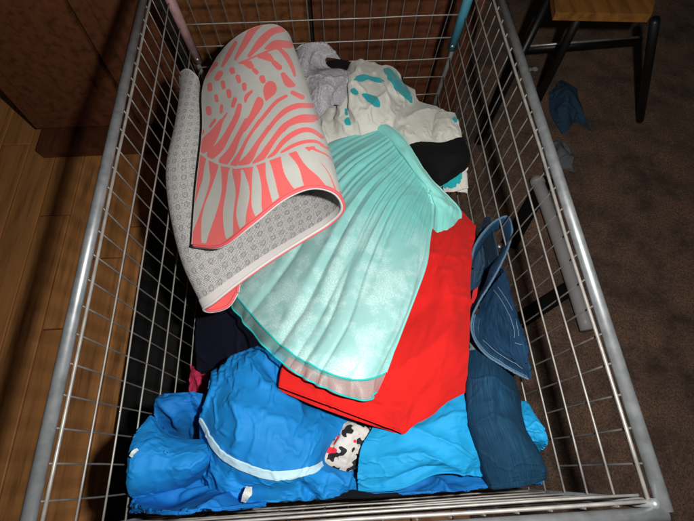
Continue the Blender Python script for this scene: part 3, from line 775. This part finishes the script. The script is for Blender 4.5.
cloth('pocket_lining', [[(470, 340, .59), (480, 345, .575), (488, 352, .575)], [(470, 352, .585), (480, 355, .572), (492, 360, .572)], [(472, 366, .59), (484, 366, .58), (496, 366, .58)]], LINING, je, seed=53, n=(30, 30), excess=.03, amp=.004)
TAGR = fabric('red_label', (.5, .02, .02))
lt = cloth('care_label', [[(473, 290, .585), (478, 287, .583)], [(471, 303, .585), (476, 303, .583)]], TAGR, je, seed=54, n=(12, 12), excess=.0, amp=.001, fine=0, seedamp=.0004)
# small metal button
bp = P(499, 247, .575); tube('button', [bp, bp + np.array((0, 0, .003))], .0028, SILV, je, 16)

# red garment
rd = thing('red_garment', 'smooth bright red garment under the teal skirt', 'clothing', None)
RC = [[(415, 205, .625), (440, 205, .615), (452, 207, .606), (464, 212, .602), (476, 226, .60)],
      [(375, 245, .60), (410, 250, .575), (435, 253, .565), (455, 256, .562), (472, 262, .575)],
      [(335, 290, .578), (380, 300, .556), (415, 308, .547), (446, 309, .547), (470, 308, .562)],
      [(305, 335, .555), (355, 352, .536), (405, 362, .531), (444, 352, .535), (469, 340, .552)],
      [(284, 364, .532), (336, 386, .525), (402, 406, .529), (442, 382, .535), (468, 366, .548)],
      [(279, 387, .528), (335, 408, .526), (404, 434, .538), (436, 409, .540), (467, 392, .552)]]
def corner(r, a=.16, b=.24): return [r[0], r[1], tuple(np.array(r[2]) * (1 - a) + np.array(r[1]) * a), r[2], tuple(np.array(r[2]) * (1 - b) + np.array(r[3]) * b), r[3], r[4]]
RC = [corner(r, *((.5, .5), (.5, .5), (.5, .5), (.48, .48), (.36, .40), (.18, .26))[k]) for k, r in enumerate(RC)]
fp, RX = cloth('front_panel', RC, RED, rd, seed=61, crease=(8, 0.0022, 0.1), n=(90, 110), excess=(.05, .035), amp=.010, cells=(4, 6), drp=True,
    folds=[([(430, 240), (450, 300), (455, 370)], .016, .006), ([(380, 380), (430, 350), (455, 320)], .014, .005), ([(300, 380), (360, 395), (410, 412)], .010, .004), ([(440, 380), (420, 400), (405, 425)], .010, -.004), ([(400, 330), (430, 300), (440, 250)], .012, -.005), ([(330, 392), (380, 405), (420, 395)], .008, -.004)], ret=True, fine=.0004)
RC2 = [[(x, y + 5, h + .014) for x, y, h in r] for r in RC[3:]]
RC2[-1] = corner([(278, 390, .540), (334, 413, .540), (404, 436, .552), (437, 412, .554), (467, 397, .563)])
cloth('back_panel', RC2, RED, rd, seed=62, n=(80, 50), excess=.01, amp=.004)
ribbon('hem', RX[-9:-3], RED, rd, .0008, .001)

# white cloth with teal leaves
def leafmask(p, leaves, pw=.5):
    out = np.zeros(p.shape[:-1])
    for line, w in leaves:
        for k in range(len(line) - 1):
            d, t = segd(p, line[k], line[k + 1]); tt = (k + t) / (len(line) - 1)
            ww = w * np.clip(1 - (2 * tt - 1) ** 2, .02, 1) ** pw
            out = np.maximum(out, np.clip(.5 + (ww - d) * .9, 0, 1))
    return out
wl = [([(353, 80), (368, 77), (384, 81)], 3.2), ([(350, 90), (358, 93)], 3.0), ([(362, 94), (372, 99), (380, 107)], 4.2), ([(384, 68), (398, 82), (412, 102)], 5.0), ([(395, 83), (401, 90)], 4), ([(346, 118), (350, 125)], 3.0),
      ([(440, 184), (450, 180), (461, 172)], 8.5), ([(452, 119), (458, 120)], 2.5), ([(345, 108), (347, 116)], 2.0)]
wt, WX = cloth('white_cloth', [[(310, 112, .64), (332, 85, .63), (356, 58, .60), (387, 64, .61), (413, 96, .63), (440, 108, .63), (466, 117, .635)],
                     [(310, 128, .62), (332, 105, .595), (356, 78, .565), (388, 84, .578), (412, 108, .605), (442, 117, .61), (473, 134, .622)],
                     [(312, 145, .61), (335, 130, .590), (360, 108, .562), (387, 114, .572), (413, 126, .592), (447, 138, .60), (478, 155, .615)],
                     [(320, 170, .63), (340, 152, .612), (366, 140, .592), (392, 140, .59), (418, 150, .60), (452, 165, .608), (479, 182, .617)],
                     [(330, 190, .66), (348, 180, .645), (372, 170, .635), (397, 170, .632), (422, 180, .625), (452, 190, .618), (472, 193, .622)]], WHITEP, seed=63, crease=(16, 0.006, 0.05), n=(120, 90), excess=(.12, .05), amp=.018, cells=(4, 9), drp=True,
    folds=[([(360, 62), (352, 90), (348, 118)], .012, .006), ([(392, 75), (380, 100), (360, 118)], .010, .007), ([(400, 118), (425, 112), (442, 112)], .006, .008), ([(430, 138), (438, 122), (442, 112)], .005, -.012), ([(410, 105), (402, 120), (395, 128)], .006, -.010), ([(352, 128), (345, 110), (346, 85)], .005, -.010), ([(335, 135), (330, 118), (336, 98)], .004, -.008), ([(322, 140), (326, 118)], .004, .007), ([(388, 66), (398, 84), (414, 104)], .005, .006), ([(380, 70), (388, 88), (404, 106)], .004, -.009)],
    paint=lambda p: leafmask(p + np.stack([noise2(*p.shape[:2], (30, 30), np.random.default_rng(4)), noise2(*p.shape[:2], (30, 30), np.random.default_rng(5))], -1) * .7, wl), ret=True, up=2.2)
fl_, FX = cloth('flap', [[(430, 128, .618), (437, 113, .606), (452, 112, .602), (466, 117, .610), (472, 124, .622)],
                    [(428, 142, .612), (438, 128, .592), (455, 126, .590), (471, 133, .604), (478, 140, .622)],
                    [(432, 160, .606), (444, 146, .592), (462, 143, .592), (477, 152, .606), (482, 158, .622)],
                    [(440, 178, .606), (450, 168, .596), (466, 164, .598), (479, 172, .610), (483, 176, .622)],
                    [(444, 192, .614), (454, 191, .604), (466, 188, .606), (478, 186, .614), (482, 186, .624)]], WHITEP, wt, seed=66, crease=(10, .004, .04), n=(60, 70), excess=(.07, .03), amp=.010, cells=(3, 6), drp=True,
    paint=lambda p: leafmask(p + np.stack([noise2(*p.shape[:2], (30, 30), np.random.default_rng(4)), noise2(*p.shape[:2], (30, 30), np.random.default_rng(5))], -1) * .7, wl), ret=True, up=2.2)
tag(wt, 'crumpled white cotton cloth with teal leaf print near the far wires', 'cloth')
tag(cloth('black_garment', [[(402, 139, .605), (440, 142, .588), (463, 137, .586), (478, 150, .600)],
                          [(412, 150, .592), (440, 154, .572), (462, 151, .572), (476, 157, .592)],
                          [(424, 168, .592), (440, 171, .577), (456, 167, .577), (470, 164, .594)],
                          [(431, 188, .604), (441, 186, .593), (451, 180, .593), (464, 170, .602)]], BLACK, seed=64, crease=(6, 0.004, 0.04), n=(60, 50), excess=(.05, .05), amp=.010, cells=(4, 4), drp=True),
    'black garment piece lying on the white printed cloth by the skirt waistband', 'clothing')

# grey knitted cloth
tag(cloth('grey_knit', [[(289, 52, .585), (297, 33, .58), (312, 27, .575), (326, 30, .575), (339, 44, .58)],
                        [(292, 60, .568), (300, 42, .552), (313, 36, .548), (325, 40, .55), (334, 52, .565)],
                        [(296, 72, .560), (304, 56, .548), (312, 52, .548), (320, 55, .56), (326, 60, .575)],
                        [(300, 82, .562), (307, 72, .554), (314, 68, .56), (322, 67, .575), (332, 68, .585)],
                        [(303, 90, .562), (314, 78, .548), (328, 70, .548), (343, 69, .558), (354, 74, .575)],
                        [(308, 104, .565), (319, 92, .545), (331, 84, .545), (342, 84, .555), (350, 92, .575)],
                        [(316, 120, .575), (324, 112, .562), (332, 106, .562), (338, 104, .57), (344, 108, .585)]], GREYK, seed=65, crease=(10, 0.005, 0.035), n=(70, 90), excess=(.06, .08), amp=.010, cells=(7, 5), drp=True,
    folds=[([(312, 66), (318, 52), (330, 52)], .005, -.008), ([(330, 110), (340, 88), (350, 78)], .005, -.006)], thick=.003, up=2),
    'grey knitted cloth bunched up between the rug and the white cloth', 'cloth')

# teal skirt: waistband, gathered organza, sheer hem with ribbon edges
sk = thing('teal_skirt', 'shiny teal organza skirt with mint waistband spread over the red garment', 'skirt', None)
waist = [(376, 125, .583), (384, 131, .577), (394, 142, .572), (404, 155, .570), (414, 169, .570), (422, 180, .572), (429, 192, .576), (432, 204, .582)]
mid1 = [(336, 136, .603), (342, 155, .585), (350, 178, .568), (368, 192, .558), (385, 205, .553), (402, 214, .553), (420, 222, .558), (431, 232, .568)]
mid2 = [(295, 160, .615), (302, 196, .596), (312, 228, .572), (334, 250, .545), (358, 262, .530), (382, 268, .525), (408, 268, .530), (424, 266, .548)]
mid3 = [(255, 205, .615), (255, 250, .598), (275, 280, .570), (305, 305, .540), (335, 320, .520), (365, 325, .510), (392, 322, .515), (406, 314, .535)]
hem0 = [(232, 245, .615), (232, 285, .598), (252, 315, .560), (280, 345, .525), (308, 364, .511), (335, 376, .506), (362, 380, .512), (384, 374, .525)]
hem1 = [(222, 248, .618), (226, 292, .602), (246, 325, .562), (273, 355, .522), (302, 377, .511), (334, 392, .508), (363, 400, .516), (379, 392, .528)]
nuS, nvS = 240, 150
X0 = gridsurf([waist, mid1, mid2, mid3, hem0], nuS, nvS); 
rng = np.random.default_rng(71)
U, Vv = np.meshgrid(np.linspace(0, 1, nuS), np.linspace(0, 1, nvS))
ph = cr(rng.standard_normal(40) * .55, np.linspace(0, 39, nuS))
ph2 = cr(rng.standard_normal(14) * .7, np.linspace(0, 13, nuS))
pl = np.sin(2 * np.pi * (24 * U + .55 * ph[None] + .30 * noise2(nvS, nuS, (4, 8), rng))) * np.clip(.75 + .45 * noise2(nvS, nuS, (3, 16), rng), .1, 1.4)
pl2 = np.sin(2 * np.pi * (8 * U + .7 * ph2[None] + .18 * noise2(nvS, nuS, (3, 5), rng))) * np.clip(.7 + .5 * noise2(nvS, nuS, (3, 7), rng), .1, 1.5)
fade = np.clip(U / .05, 0, 1) * np.clip((1 - U) / .03, 0, 1)
pl3 = np.abs(np.sin(np.pi * (6.5 * U + .5 * ph2[None] + .10 * noise2(nvS, nuS, (3, 4), rng)))) ** .7
a3 = .0065 * np.clip((Vv - .12) / .5, 0, 1) * np.clip(.8 + .4 * noise2(nvS, nuS, (2, 6), rng), .2, 1.4)
a1 = .0015 * np.exp(-((Vv - .16) / .20) ** 2)
a2 = .0026 * np.exp(-((Vv - .32) / .22) ** 2) + .0006 * Vv
X = X0 + normals(X0) * ((pl * a1 + pl2 * a2 + pl3 * a3) * fade)[..., None]
X = relax(X, .010, .012, 72, (7, 9), 50, .2, .01, .0012, False)
X = smooth(X, 2); X = creases(X, 40, .0012, .05, rng); X[:, -10:] = X[:, -11:-10] + (X0[:, -10:] - X0[:, -11:-10])
inside(X)
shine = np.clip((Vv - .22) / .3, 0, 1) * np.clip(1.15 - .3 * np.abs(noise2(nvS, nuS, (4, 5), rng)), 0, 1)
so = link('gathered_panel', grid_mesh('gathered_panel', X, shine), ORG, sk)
m = so.modifiers.new('t', 'SOLIDIFY'); m.thickness = .0012; m.offset = -1
hx = gridsurf([hem0, [tuple((np.array(a) + np.array(b)) / 2 + np.array([0, 0, -.001])) for a, b in zip(hem0, hem1)], hem1], nuS, 16)
d = X[-1] - hx[0]
HX = hx + d[None] * np.linspace(1, .6, 16)[:, None, None]
HX = HX + normals(HX) * (np.sin(2 * np.pi * (11 * U[:16] + .6 * ph2[None])) * .0030 * np.linspace(0, 1, 16)[:, None])[..., None]
HX[:, -14:] = HX[:, -15:-14] + (hx[:, -14:] - hx[:, -15:-14]); inside(HX)
link('sheer_hem', grid_mesh('sheer_hem', HX, np.full(HX.shape[:2], .45)), ORGHEM, sk)
tube('ribbon_edge', HX[-1][::3], .0011, RIB, sk, 8)
tube('ribbon_edge', (HX[0] + np.array((0, 0, .001)))[::3], .0010, RIB, sk, 8)
tube('side_seam', X[:, -1][::4], .0014, MINT, sk, 8)
# waistband: a flat satin band folded over
WB = [[(352, 127, .603), (376, 123, .580), (384, 122, .577), (396, 128, .583)],
      [(372, 130, .590), (386, 133, .570), (396, 132, .566), (408, 142, .580)],
      [(392, 145, .578), (401, 151, .563), (411, 150, .561), (419, 160, .577)],
      [(408, 165, .572), (416, 172, .562), (424, 172, .562), (431, 178, .580)],
      [(420, 182, .572), (428, 187, .566), (436, 187, .570), (442, 190, .585)],
      [(426, 196, .576), (434, 200, .572), (446, 200, .578), (453, 202, .590)],
      [(429, 215, .584), (438, 214, .578), (450, 212, .583), (460, 212, .594)],
      [(429, 246, .586), (437, 238, .582), (450, 228, .586), (461, 220, .598)]]
w, WBX = cloth('waistband', WB, MINT, sk, seed=73, n=(50, 110), excess=.012, amp=.005, cells=(6, 3), thick=.003,
    folds=[([(428, 186), (432, 205), (431, 240)], .005, -.007), ([(436, 196), (450, 208), (460, 214)], .006, .004)], ret=True)
tube('band_piping', WBX[5:-5, -4][::5], .0012, MINT, w, 8)

# ------------------------------------------------------------------ the rug: folded in an S, coral leaf print on the pile, grey backing
rug = thing('bath_mat', 'coral and cream leaf print bath mat folded over its grey dotted backing', 'mat', None)
# profiles from the free edge of the top layer, round the right bend, along the middle layer, round the left bend, under
def mk(*pts): return np.array([P(*p) for p in pts])
prof = [
    mk((193, 246, .514), (222, 246, .488), (252, 224, .452), (284, 198, .437), (312, 187, .432), (335, 193, .445), (342, 209, .475), (328, 224, .503), (300, 242, .517), (268, 262, .523), (238, 283, .528), (214, 302, .531), (204, 309, .541), (213, 311, .553), (228, 306, .557), (238, 292, .556)),
    mk((197, 190, .514), (222, 188, .485), (250, 172, .452), (280, 152, .440), (306, 145, .438), (326, 152, .455), (333, 168, .490), (318, 188, .518), (290, 203, .530), (255, 218, .532), (220, 235, .532), (192, 248, .530), (180, 252, .540), (188, 252, .556), (215, 240, .565), (245, 230, .567)),
    mk((203, 132, .515), (222, 128, .488), (246, 116, .460), (272, 102, .449), (296, 98, .449), (312, 108, .470), (316, 124, .508), (300, 140, .535), (272, 150, .543), (240, 160, .543), (208, 168, .538), (180, 172, .530), (167, 174, .540), (175, 176, .558), (200, 172, .570), (230, 165, .572)),
    mk((204, 88, .516), (218, 80, .492), (238, 70, .470), (262, 61, .462), (284, 60, .464), (300, 70, .485), (303, 84, .520), (290, 98, .548), (265, 108, .556), (238, 113, .556), (210, 118, .546), (188, 119, .530), (176, 122, .539), (181, 126, .560), (200, 125, .575), (225, 120, .577)),
    mk((217, 58, .518), (229, 44, .497), (245, 32, .480), (262, 25, .474), (277, 25, .477), (289, 35, .495), (291, 48, .525), (280, 62, .552), (258, 70, .563), (236, 74, .563), (203, 92, .550), (196, 77, .534), (187, 70, .537), (180, 77, .553), (190, 90, .575), (215, 90, .58)),
]
nt, ns = 260, 560
A = np.array(prof)
A = cr(A, np.linspace(0, len(A) - 1, nt)).transpose(1, 0, 2)
# even steps along the profile
A = cr(A, np.linspace(0, A.shape[0] - 1, ns)).transpose(1, 0, 2)       # (nt, ns, 3), t from front to back
rng = np.random.default_rng(81)
du = np.gradient(A, axis=1); dv = np.gradient(A, axis=0)
N = np.cross(du, dv); N /= np.linalg.norm(N, axis=-1, keepdims=True)
top = slice(0, ns // 4)
if N[:, top][..., 2].mean() < 0: N = -N
A = A + N * (noise2(nt, ns, (5, 9), rng) * .0010)[..., None]
TH = .0034
crops = {1: (190, 20, 8.675), 2: (240, 20, 8.675), 3: (190, 70, 8.675), 4: (240, 70, 8.675), 5: (190, 120, 8.675), 6: (260, 120, 8.675), 7: (185, 170, 5.79), 8: (260, 140, 5.79)}
def st(c, pts):
    ox, oy, sc = crops[c]
    return np.array([(ox + x / sc, oy + y / sc, w / sc) for x, y, w in pts])
coral = [st(*q) for q in (
    (1, [(165, 440, 20), (225, 380, 18)]), (1, [(95, 510, 20), (140, 480, 16)]), (1, [(280, 400, 12), (335, 300, 22), (395, 195, 16)]), (1, [(395, 335, 14), (470, 210, 28), (540, 90, 32), (610, 30, 26)]),
    (2, [(80, 310, 16), (180, 190, 34), (270, 105, 30), (370, 75, 28)]), (2, [(225, 245, 12), (310, 205, 32), (430, 215, 32)]),
    (2, [(0, 370, 8), (110, 325, 8), (260, 260, 10), (330, 245, 14), (400, 310, 22), (450, 400, 18), (475, 480, 12)]), (2, [(160, 320, 10), (230, 315, 34), (275, 345, 20)]),
    (2, [(295, 370, 22), (340, 410, 26)]), (2, [(60, 380, 26), (95, 400, 26)]), (2, [(125, 435, 20), (145, 455, 18)]), (1, [(425, 372, 8), (520, 372, 20)]),
    (3, [(110, 70, 20), (145, 40, 20)]), (3, [(235, 70, 26), (262, 30, 26)]), (3, [(365, 0, 26), (370, 15, 22)]), (3, [(415, 60, 22), (425, 95, 20)]), (3, [(170, 130, 22), (172, 165, 22)]),
    (3, [(285, 110, 20), (292, 150, 18)]), (3, [(470, 130, 22), (472, 165, 18)]), (3, [(335, 185, 22), (340, 225, 20)]), (3, [(225, 225, 16), (232, 265, 16)]), (3, [(85, 240, 22), (95, 255, 16)]),
    (3, [(160, 335, 24), (165, 370, 24)]), (3, [(275, 310, 14), (270, 365, 14)]), (3, [(390, 255, 20), (372, 310, 18)]), (3, [(535, 185, 12), (490, 230, 18), (480, 275, 10)]), (3, [(215, 435, 14), (175, 490, 12)]),
    (3, [(625, 70, 26), (635, 95, 22)]), (4, [(265, 110, 16), (262, 160, 58), (240, 215, 34), (228, 262, 8)]), (4, [(375, 40, 22), (420, 110, 36), (465, 130, 16)]), (4, [(455, 195, 18), (540, 235, 22)]),
    (4, [(160, 245, 14), (165, 290, 40), (100, 410, 28), (30, 510, 28)]), (4, [(400, 225, 14), (310, 280, 16), (200, 410, 16), (120, 515, 14)]), (4, [(620, 310, 22), (500, 310, 24), (400, 350, 24), (310, 430, 20), (245, 515, 18)]),
    (4, [(660, 415, 26), (540, 410, 26), (440, 450, 24), (370, 515, 26)]), (3, [(430, 310, 22), (405, 400, 26), (350, 515, 26)]), (3, [(320, 375, 6), (270, 450, 14), (225, 515, 22)]),
    (5, [(270, 10, 18), (215, 110, 40), (150, 200, 58), (110, 250, 40)]), (5, [(385, 5, 22), (310, 150, 30), (250, 240, 40), (185, 300, 40)]), (5, [(495, 10, 28), (420, 140, 24), (360, 270, 36), (290, 360, 44)]),
    (5, [(600, 10, 16), (500, 160, 14), (440, 280, 18), (380, 390, 32)]), (5, [(690, 60, 20), (590, 200, 22), (520, 320, 34), (460, 385, 40)]), (5, [(694, 215, 26), (630, 310, 30), (570, 375, 30)]), (5, [(95, 100, 30), (70, 150, 20)]),
    (6, [(460, 0, 20), (330, 5, 24), (220, 50, 28), (110, 180, 24), (30, 300, 30), (0, 350, 28)]), (6, [(540, 150, 16), (460, 95, 20), (380, 85, 22), (290, 120, 24), (200, 190, 22), (130, 280, 18), (80, 330, 18)]),
    (6, [(550, 220, 10), (480, 185, 14), (380, 190, 16), (280, 225, 16), (190, 280, 12)]), (6, [(400, 250, 12), (470, 260, 16), (600, 320, 14)]))]
cream = [st(*q) for q in (
    (7, [(128, -55, 8), (125, 0, 16), (120, 70, 22), (70, 230, 22), (40, 350, 8)]), (7, [(198, -20, 6), (198, 5, 11), (180, 120, 32), (140, 250, 38), (115, 370, 22), (105, 470, 5)]),
    (7, [(266, -5, 7), (262, 20, 12), (265, 130, 28), (250, 250, 30), (255, 370, 24), (268, 430, 10)]), (7, [(330, 5, 8), (338, 40, 14), (345, 130, 30), (325, 260, 28), (340, 375, 10)]),
    (7, [(405, -15, 10), (408, 10, 18), (415, 100, 28), (415, 210, 28), (440, 290, 18)]), (8, [(42, 125, 10), (48, 150, 16), (60, 220, 23), (95, 360, 22)]), (8, [(140, 85, 22), (180, 170, 44), (215, 250, 34), (240, 285, 20)]),
    (8, [(225, 45, 22), (290, 120, 36), (370, 205, 28), (435, 325, 8)]), (8, [(300, 70, 14), (380, 120, 26), (425, 190, 22), (455, 290, 10)]), (8, [(330, 40, 12), (400, 75, 12), (440, 130, 10)]))]
spine = np.array([(193, 150), (200.4, 153.4), (207.3, 158.6), (221, 165), (236, 167.8), (253.4, 165.5), (265, 161), (279.6, 155.7), (295.7, 150), (306, 147), (322, 145), (345, 152)])
def stripmask(p, strips):
    out = np.zeros(len(p))
    for q in strips:
        q = cr(q, np.linspace(0, len(q) - 1, 1 + 4 * (len(q) - 1))) if len(q) > 2 else q
        lo = q[:, :2].min(0) - 9; hi = q[:, :2].max(0) + 9
        m = np.nonzero(((p > lo) & (p < hi)).all(1))[0]
        if not len(m): continue
        pp_ = p[m]; best = np.full(len(m), -9.)
        for k in range(len(q) - 1):
            d, tt = segd(pp_, q[k, :2], q[k + 1, :2]); best = np.maximum(best, q[k, 2] + (q[k + 1, 2] - q[k, 2]) * tt - d)
        out[m] = np.maximum(out[m], np.clip(.5 + best * .9, 0, 1))
    return out
def rugpaint(p):
    sh = p.shape[:-1]; p = p.reshape(-1, 2)
    dl_ = p[:, 1] - np.interp(p[:, 0], spine[:, 0], spine[:, 1])
    line = np.clip(.5 + (1.3 - np.abs(dl_ + .3)) * .9, 0, 1) * (p[:, 0] < 296)
    return np.clip(np.where(dl_ > 0, 1 - stripmask(p, cream), stripmask(p, coral)) - line, 0, 1).reshape(sh)
Xp = A + N * TH * .5
pt = rugpaint(pix(Xp))
s = np.linspace(0, 15, ns)[None].repeat(nt, 0)
pt = np.where(s > 6.3, 1.0, pt)                     # the folded-under pile is the coral of the mat's end
t = np.linspace(0, 1, nt)[:, None].repeat(ns, 1)
edge = np.minimum(t * .42, s * .035)
pt = np.where((t * .42 < .006), 1.0, pt)
rp = link('pile', grid_mesh('pile', Xp, pt), RUGTOP, rug)
rb = link('backing', grid_mesh('backing', A - N * TH * .5), RUGBACK, rug)
# binding round the open edges: coral on the pile side, pale on the backing side
def binding(loop, nrm, name, off, r, mat):
    tube(name, (loop + nrm * off)[::4], r, mat, rug, 10)
for L, NN, e in ((A[0], N[0], 1), (A[-1], N[-1], 0), (A[:, 0], N[:, 0], 0), (A[:, -1], N[:, -1], 1)):
    if e:
        binding(L, NN, 'coral_binding', .0011, .0019, CORAL)
        binding(L, NN, 'pale_binding', -.0014, .0019, RUGHEM)
    else: binding(L, NN, 'pale_binding', 0, .0019, RUGHEM)
# sewn hem strip on the backing along the front edge
hs = A[0:11, ::4] - N[0:11, ::4] * (TH * .5 + .0010)
link('hem_strip', grid_mesh('hem_strip', hs), RUGHEM, rug)
